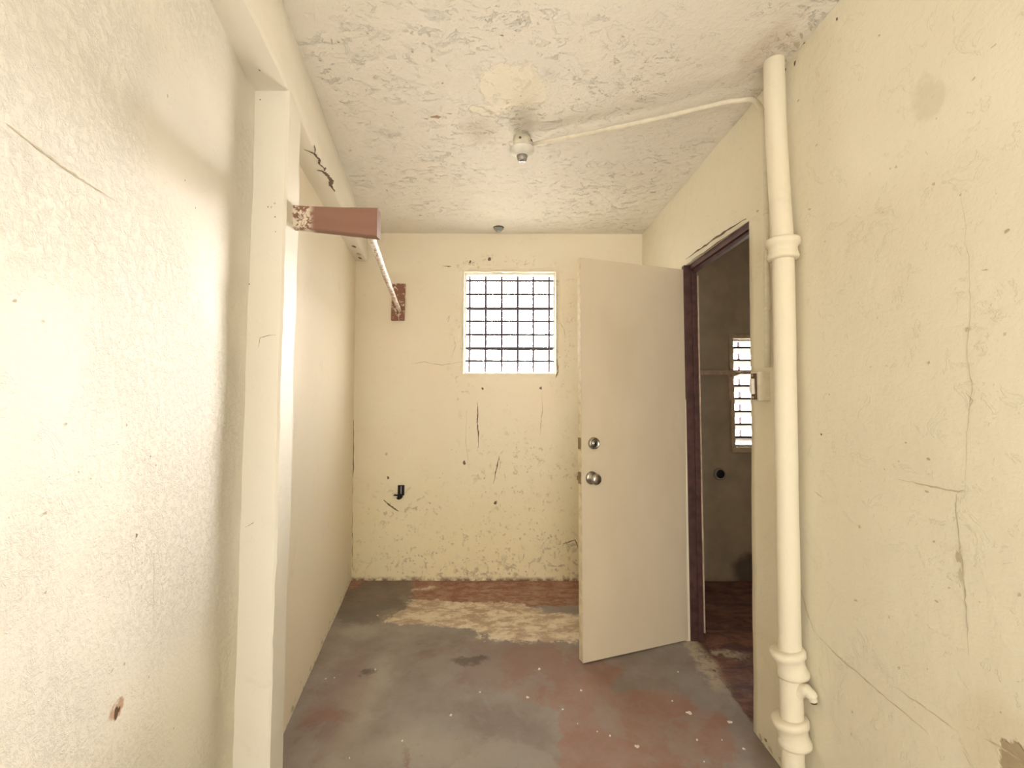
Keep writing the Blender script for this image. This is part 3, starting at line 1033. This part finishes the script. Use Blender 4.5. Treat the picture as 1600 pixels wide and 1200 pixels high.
# ------------------------------------------------------------------ drain pipe in the right corner
PC = [(1206, 60), (1208, 130), (1211, 210), (1216, 290), (1221, 365), (1224, 450), (1227, 600), (1230, 750), (1233, 880), (1236, 1010), (1239, 1100), (1242, 1200)]
pp = [on_right(a, b, -0.052) for a, b in PC]
yb = pp[-1].y
top = pp[0] + (pp[0] - pp[1]).normalized() * 0.02
while top.z < 2.535:
    top += (pp[0] - pp[1]).normalized() * 0.02
bot = pp[-1] + (pp[-1] - pp[-2]).normalized() * ((pp[-1].z + .02) / abs((pp[-1] - pp[-2]).normalized().z))
root = empty('drain_pipe', (bot.x, bot.y, 0))
tag(root, 'thick cream painted drain pipe rising from floor to ceiling on right wall', 'pipe')
path = catmull([top] + pp + [bot], 5)
bm = bmesh.new()
tube(bm, path, [0.034 + .0012 * nz(0, 0, p.z, 9, 2) for p in path], 24)
link('pipe_shaft', bm, M_PIPE, root)


def at_z(z):
    for a, b in zip(path[:-1], path[1:]):
        if b.z <= z <= a.z:
            return a + (b - a) * ((a.z - z) / (a.z - b.z)), (a - b).normalized()


def ring(px, py, tilt=(0, 0), h=.075, r=.055):
    z = on_right(px, py, -.052).z
    c, ax = at_z(z)
    ax = (ax + Vector((tilt[0], tilt[1], 0))).normalized()
    bm = bmesh.new()
    lathe(bm, c, ax, [(-h / 2, .034), (-h / 2 + .002, r * .86), (-h / 2 + .010, r * .90), (-h / 2 + .022, r * .84), (-h / 2 + .030, r * .80), (h / 2 - .030, r * .82),
                      (h / 2 - .024, r * .96), (h / 2 - .012, r), (h / 2 - .004, r * .97), (h / 2, r * .84), (h / 2, .034)], 28)
    for v in bm.verts:
        v.co += Vector((nz(*v.co, 30, 1), nz(*v.co, 30, 2), nz(*v.co, 30, 3))) * .0012
    link('pipe_collar', bm, M_PIPE, root)


ring(1222, 388)
ring(1234, 1030, (-.20, .10), .085, .054)
ring(1238, 1137, (-.16, .10), .085, .056)
a = at_z(on_right(1239, 1083, -.052).z)[0]
b = on_right(1270, 1084, -.022)
bm = bmesh.new()
tube(bm, catmull([a, a + (b - a) * .4 + Vector((0, 0, .012)), a + (b - a) * .75 + Vector((0, 0, .014)), b, b + Vector((.004, -.002, -.016))], 5), [.022] * 6 + [.020] * 6 + [.017] * 5 + [.013] * 4, 16)
st = link('pipe_stub', bm, M_PIPE, root)
bm = bmesh.new()
lathe(bm, b + Vector((.004, -.002, -.015)), (0.2, -.2, -1), [(0, .010), (.002, .011), (.008, .009)], 12)
g = link('stub_end', bm, M_RUST, st); g.location = Vector()

# ------------------------------------------------------------------ ceiling lamp holder, conduit, switch
lc = on_z(814, 232, 2.470)
lc.y -= 0.015
cz = ZC(lc.y)
root = empty('ceiling_lamp_holder', (lc.x, lc.y, cz))
tag(root, 'white porcelain lamp holder without a bulb on a ceiling box', 'light fitting')
bm = bmesh.new()
lathe(bm, (lc.x, lc.y, cz + .003), (0, 0, -1), [(0, .042), (.045, .040), (.050, .037)], 24)
box(bm, (lc.x - .058, lc.y - .008, cz - .040), (lc.x - .042, lc.y + .008, cz - .026), .002)
jb = link('ceiling_box', bm, M_CONDUIT, root)
bm = bmesh.new()
lathe(bm, (lc.x, lc.y, cz - .046), (0, 0, -1), [(0, .040), (.003, .055), (.010, .058), (.020, .054), (.032, .036), (.040, .025)], 32)
link('lamp_dish', bm, M_PORCELAIN, root)
bm = bmesh.new()
lathe(bm, (lc.x, lc.y, cz - .084), (0, 0, -1), [(0, .026), (.018, .022), (.026, .019), (.027, .014)], 24)
sk = link('lamp_socket', bm, M_SOCKETGREY, root)
bm = bmesh.new()
lathe(bm, (lc.x, lc.y, cz - .1105), (0, 0, -1), [(0, .0135), (.003, .012)], 20)
g = link('socket_opening', bm, M_BLACK, sk); g.location = Vector()
for dx, dy in ((.042, -.022), (.047, -.005), (-.01, -.046)):
    bm = bmesh.new()
    lathe(bm, (lc.x + dx, lc.y + dy, cz - .022), (dx, dy, 0), [(0, .006), (.003, .005)], 10)
    g = link('knockout_hole', bm, M_CRACK, jb); g.location = Vector()

c0 = Vector((lc.x + .044, lc.y, cz - .030))
c1 = on_z(1000, 190, 2.478); c2 = on_z(1120, 161, 2.478)
c3 = on_z(1152, 156, 2.474)
d0 = on_right(1191, 183, -.022); d1 = on_right(1194.5, 250, -.018); d2 = on_right(1197, 400, -.018); d3 = on_right(1199, 572, -.018)
c4 = (c3 + d0) / 2 + (c3 - d0).cross(Vector((0, 1, 0))).normalized() * 0.0
c4 = Vector((d0.x - .022, (c3.y + d0.y) / 2, max(c3.z, d0.z) - .012))
bm = bmesh.new()
tube(bm, catmull([c0, c1, c2, c3, c4, d0, d1, d2, d3], 6), .0098, 14)
cond = link('electrical_conduit', bm, M_CONDUIT)
tag(cond, 'thin cream conduit bending from ceiling lamp holder down to the wall switch', 'conduit')
for (px, py) in ((1196, 330), (1198, 480)):
    p = on_right(px, py, -.018)
    bm = bmesh.new()
    lathe(bm, p - Vector((0, 0, .009)), (0, 0, 1), [(0, .0100), (.002, .0122), (.016, .0122), (.018, .0100)], 16)
    link('conduit_coupling', bm, M_CONDUIT, cond)

sw = on_right(1197, 602)
root = empty('light_switch', sw)
tag(root, 'old cream wall switch box without cover beside the doorway', 'switch')
bm = bmesh.new()
x1 = XR(sw.y, sw.z)
box(bm, (x1 - .042, sw.y - .024, sw.z - .055), (x1 + .004, sw.y + .026, sw.z + .058), .005)
link('switch_box', bm, M_CONDUIT, root)
bm = bmesh.new()
box(bm, (x1 - .048, sw.y - .014, sw.z - .050), (x1 - .041, sw.y + .018, sw.z + .050), .002)
yk = link('switch_plate', bm, M_RUST, root)
tag(yk, 'corroded bare switch plate')
bm = bmesh.new()
box(bm, (x1 - .058, sw.y - .010, sw.z - .030), (x1 - .046, sw.y + .013, sw.z + .030), .004)
link('switch_body', bm, M_PORCELAIN, root)
for dz in (-.042, .042):
    bm = bmesh.new()
    lathe(bm, (x1 - .047, sw.y + .002, sw.z + dz), (-1, 0, 0), [(0, .006), (.004, .006), (.006, .003)], 12)
    link('screw', bm, M_NICKEL, root)

# small metal cap on the ceiling by the far wall
p = on_z(778, 355, ZC(3.1))
root = empty('vent_cap', (p.x, p.y, ZC(p.y)))
tag(root, 'small grey metal cap hanging from the ceiling above the window', 'pipe cap')
bm = bmesh.new()
lathe(bm, (p.x, p.y, ZC(p.y) + .004), (0, 0, -1), [(0, .036), (.006, .038), (.012, .036)], 24)
link('cap_ring', bm, M_RUST, root)
bm = bmesh.new()
lathe(bm, (p.x, p.y, ZC(p.y) - .007), (0, 0, -1), [(0, .034), (.008, .033), (.018, .022), (.024, .018), (.025, .012)], 24)
link('cap_cup', bm, M_GREENMETAL, root)

# ------------------------------------------------------------------ hanging rail: wooden arm, rod, wall block
bm = bmesh.new()
ya, yb_ = 1.462, 1.502
xa, xb = -0.752, on_y(588, 350, ya).x
L_top, R_top = on_y(466, 321, ya).z, on_y(588, 325, ya).z
L_bot, R_bot = on_y(466, 355, ya).z, on_y(588, 370, ya).z
nseg = 14
rings = []
for i in range(nseg + 1):
    t = i / nseg
    x = xa + (xb - xa) * t
    zt = L_top + (R_top - L_top) * t - .004 * math.sin(t * 3.1) + .0012 * nz(x, 1, 0, 40)
    zb = L_bot + (R_bot - L_bot) * t + .0015 * nz(x, 2, 0, 40)
    yy = -.003 * math.sin(t * 3.1)
    rings.append([bm.verts.new(c) for c in ((x, ya + yy, zb + .003), (x, ya + yy, zt - .002), (x, ya + .003 + yy, zt), (x, yb_ - .003 + yy, zt),
                                            (x, yb_ + yy, zt - .002), (x, yb_ + yy, zb + .003), (x, yb_ - .003 + yy, zb), (x, ya + .003 + yy, zb))])
for a, b in zip(rings[:-1], rings[1:]):
    for k in range(8):
        bm.faces.new((a[k], a[(k + 1) % 8], b[(k + 1) % 8], b[k]))
bm.faces.new(rings[0]); bm.faces.new(rings[-1][::-1])
arm = link('wooden_board', bm, M_ARM)
tag(arm, 'short brown painted wooden board sticking out from the left pillar', 'bracket')

ba = on_y(612, 445); bb = on_y(632, 502)
bm = bmesh.new()
box(bm, (ba.x, D - .024, bb.z), (bb.x, D + .003, ba.z), .003)
for v in bm.verts:
    v.co.x += .004 * nz(*v.co, 12, 1)
    v.co.x += (v.co.z - bb.z) * .01
tag(link('wooden_block', bm, M_BLOCK), 'flaking brown wooden block fixed upright on the far wall left of window', 'block')

r0 = on_y(577, 366, 1.512); r1 = on_y(624, 486, D - .030)
r0 = r0 + (r0 - r1).normalized() * 0.0
bm = bmesh.new()
pts = [r0 + (r1 - r0) * (i / 40) + Vector((0, 0, -.010 * math.sin(math.pi * i / 40))) for i in range(41)]
pts[-1] = r1
tube(bm, pts, [.0135 + .0018 * nz(p.x, p.y, p.z, 60) for p in pts], 14)
rod = link('hanging_rod', bm, M_ROD)
tag(rod, 'flaky white rod running from the wooden arm to the wooden block', 'rod')
bm = bmesh.new()
sp = on_y(618, 478, D - .03)
tube(bm, [r1 + Vector((0, .004, -.005)), on_y(622, 492, D - .026), on_y(623, 503, D - .026)], .0018, 8)
link('wire_end', bm, M_CHIP, rod)

# ------------------------------------------------------------------ outlets
p = on_y(628, 768)
root = empty('wall_outlet', (p.x, D, p.z))
tag(root, 'small black outlet hanging out of the far wall below the wooden block', 'outlet')
bm = bmesh.new()
box(bm, (p.x - .024, D - .012, p.z - .030), (p.x + .022, D + .004, p.z + .042), .003)
link('outlet_box', bm, M_BLACK, root)
bm = bmesh.new()
box(bm, (p.x - .002, D - .016, p.z - .026), (p.x + .004, D - .011, p.z + .038), .001)
link('outlet_rib', bm, M_SOCKETGREY, root)
bm = bmesh.new()
lathe(bm, (p.x - .005, D - .002, p.z - .034), (-.35, -1, -.1), [(0, .020), (.012, .021), (.028, .019), (.033, .012)], 18)
pl = link('outlet_plug', bm, M_BLACK, root)
bm = bmesh.new()
tube(bm, catmull([(p.x - .008, D - .030, p.z - .036), (p.x - .030, D - .028, p.z - .024), (p.x - .044, D - .020, p.z - .026), (p.x - .050, D - .004, p.z - .036)], 5), .0055, 10)
link('cable_stub', bm, M_BLACK, root)
bm = bmesh.new()
lathe(bm, (p.x - .020, D - .036, p.z - .034), (-1, -.15, .1), [(0, .006), (.022, .0055), (.026, .003)], 12)
tag(link('wire_nut', bm, M_CHIP, root), 'white wire cap')

p = on_y(1125, 739)
root = empty('round_outlet', (p.x, D, p.z))
tag(root, 'dark round outlet on the far wall of the next room', 'outlet')
bm = bmesh.new()
lathe(bm, (p.x, D + .003, p.z), (0, -1, 0), [(0, .044), (.010, .042), (.014, .034), (.010, .030)], 26)
link('outlet_ring', bm, M_SOCKETGREY, root)
bm = bmesh.new()
lathe(bm, (p.x + .006, D - .006, p.z), (0, -1, 0), [(0, .031), (.003, .029), (.006, .016)], 22)
link('outlet_insert', bm, M_BLACK, root)

# rail with bracket in the next room
root = empty('wall_rail', (1.4, D, on_y(1120, 582).z))
tag(root, 'grey-brown wooden rail with diagonal bracket across the next room far wall', 'rail')
za = on_y(1110, 581).z
bm = bmesh.new()
box(bm, (1.11, D - .030, za - .016), (1.60, D + .003, za + .018), .002)
link('rail_board', bm, M_RAIL, root)
bm = bmesh.new()
tube(bm, [(1.55, D - .02, za + .012), (2.38, D - .05, za + .016)], .008, 10)
link('rail_rod', bm, M_RAIL, root)
bm = bmesh.new()
box(bm, (1.560, D - .022, za - .19), (1.580, D + .003, za - .015), .002)
tube(bm, [(1.572, D - .02, za - .03), (1.66, D - .06, za + .008)], .006, 8)
link('rail_bracket', bm, M_RAIL, root)

# ------------------------------------------------------------------ loose bits of paint on the floor
chips = [(845, 1046, .016), (752, 1081, .010), (707, 1117, .012), (1079, 1112, .026), (1143, 1127, .020), (1053, 1094, .009), (592, 963, .011), (910, 1078, .013),
         (827, 1090, .016), (956, 1149, .008), (998, 1165, .022), (549, 1185, .006), (631, 1158, .008), (1092, 1155, .009), (936, 1142, .005), (511, 1062, .008),
         (525, 1060, .006), (589, 1047, .011), (1062, 1049, .009), (882, 1108, .010), (1165, 1168, .012), (1131, 1155, .005), (1103, 1188, .005), (905, 1130, .005)]
BIG = {3: 'largest curled pale paint flake on the red floor patch left of the pipe foot', 4: 'white paint flake on grey floor close to the doorway threshold',
       10: 'wide pale paint flake lying on the red floor paint at the front', 8: 'pale paint flake where the grey floor paint meets the red',
       0: 'white paint flake on the floor just in front of the open door edge', 2: 'pale paint flake lying alone on the middle of the grey floor paint',
       7: 'pale paint flake on red floor paint midway between door and the front', 20: 'dark-edged paint flake on grey floor near the foot of the right wall',
       6: 'pale paint flake on the dark grey floor paint in the far left corner'}
for i, (px, py, r) in enumerate(chips):
    p = on_z(px, py, 0.002)
    bm = bmesh.new()
    n = 8
    z0 = 0.0035 * nz(p.x, p.y, 0, 3.0, 4.0)
    topv, botv = [], []
    for k in range(n):
        a = 2 * math.pi * k / n
        q = r * random.uniform(.35, 1.0) * .6
        x, y = q * math.cos(a), q * math.sin(a) * .8
        hgt = random.uniform(.0005, .004)
        botv.append(bm.verts.new((x, y, .0002)))
        topv.append(bm.verts.new((x * .95, y * .95, .0012 + hgt)))
    bm.faces.new(topv); bm.faces.new(botv[::-1])
    for k in range(n):
        bm.faces.new((botv[k], botv[(k + 1) % n], topv[(k + 1) % n], topv[k]))
    o = link('paint_chip', bm, M_CHIP)
    o.location = (p.x, p.y, z0)
    tag(o, BIG.get(i, 'tiny pale speck of loose paint lying on the concrete floor'), 'paint chip', 'paint chips scattered over the concrete floor')
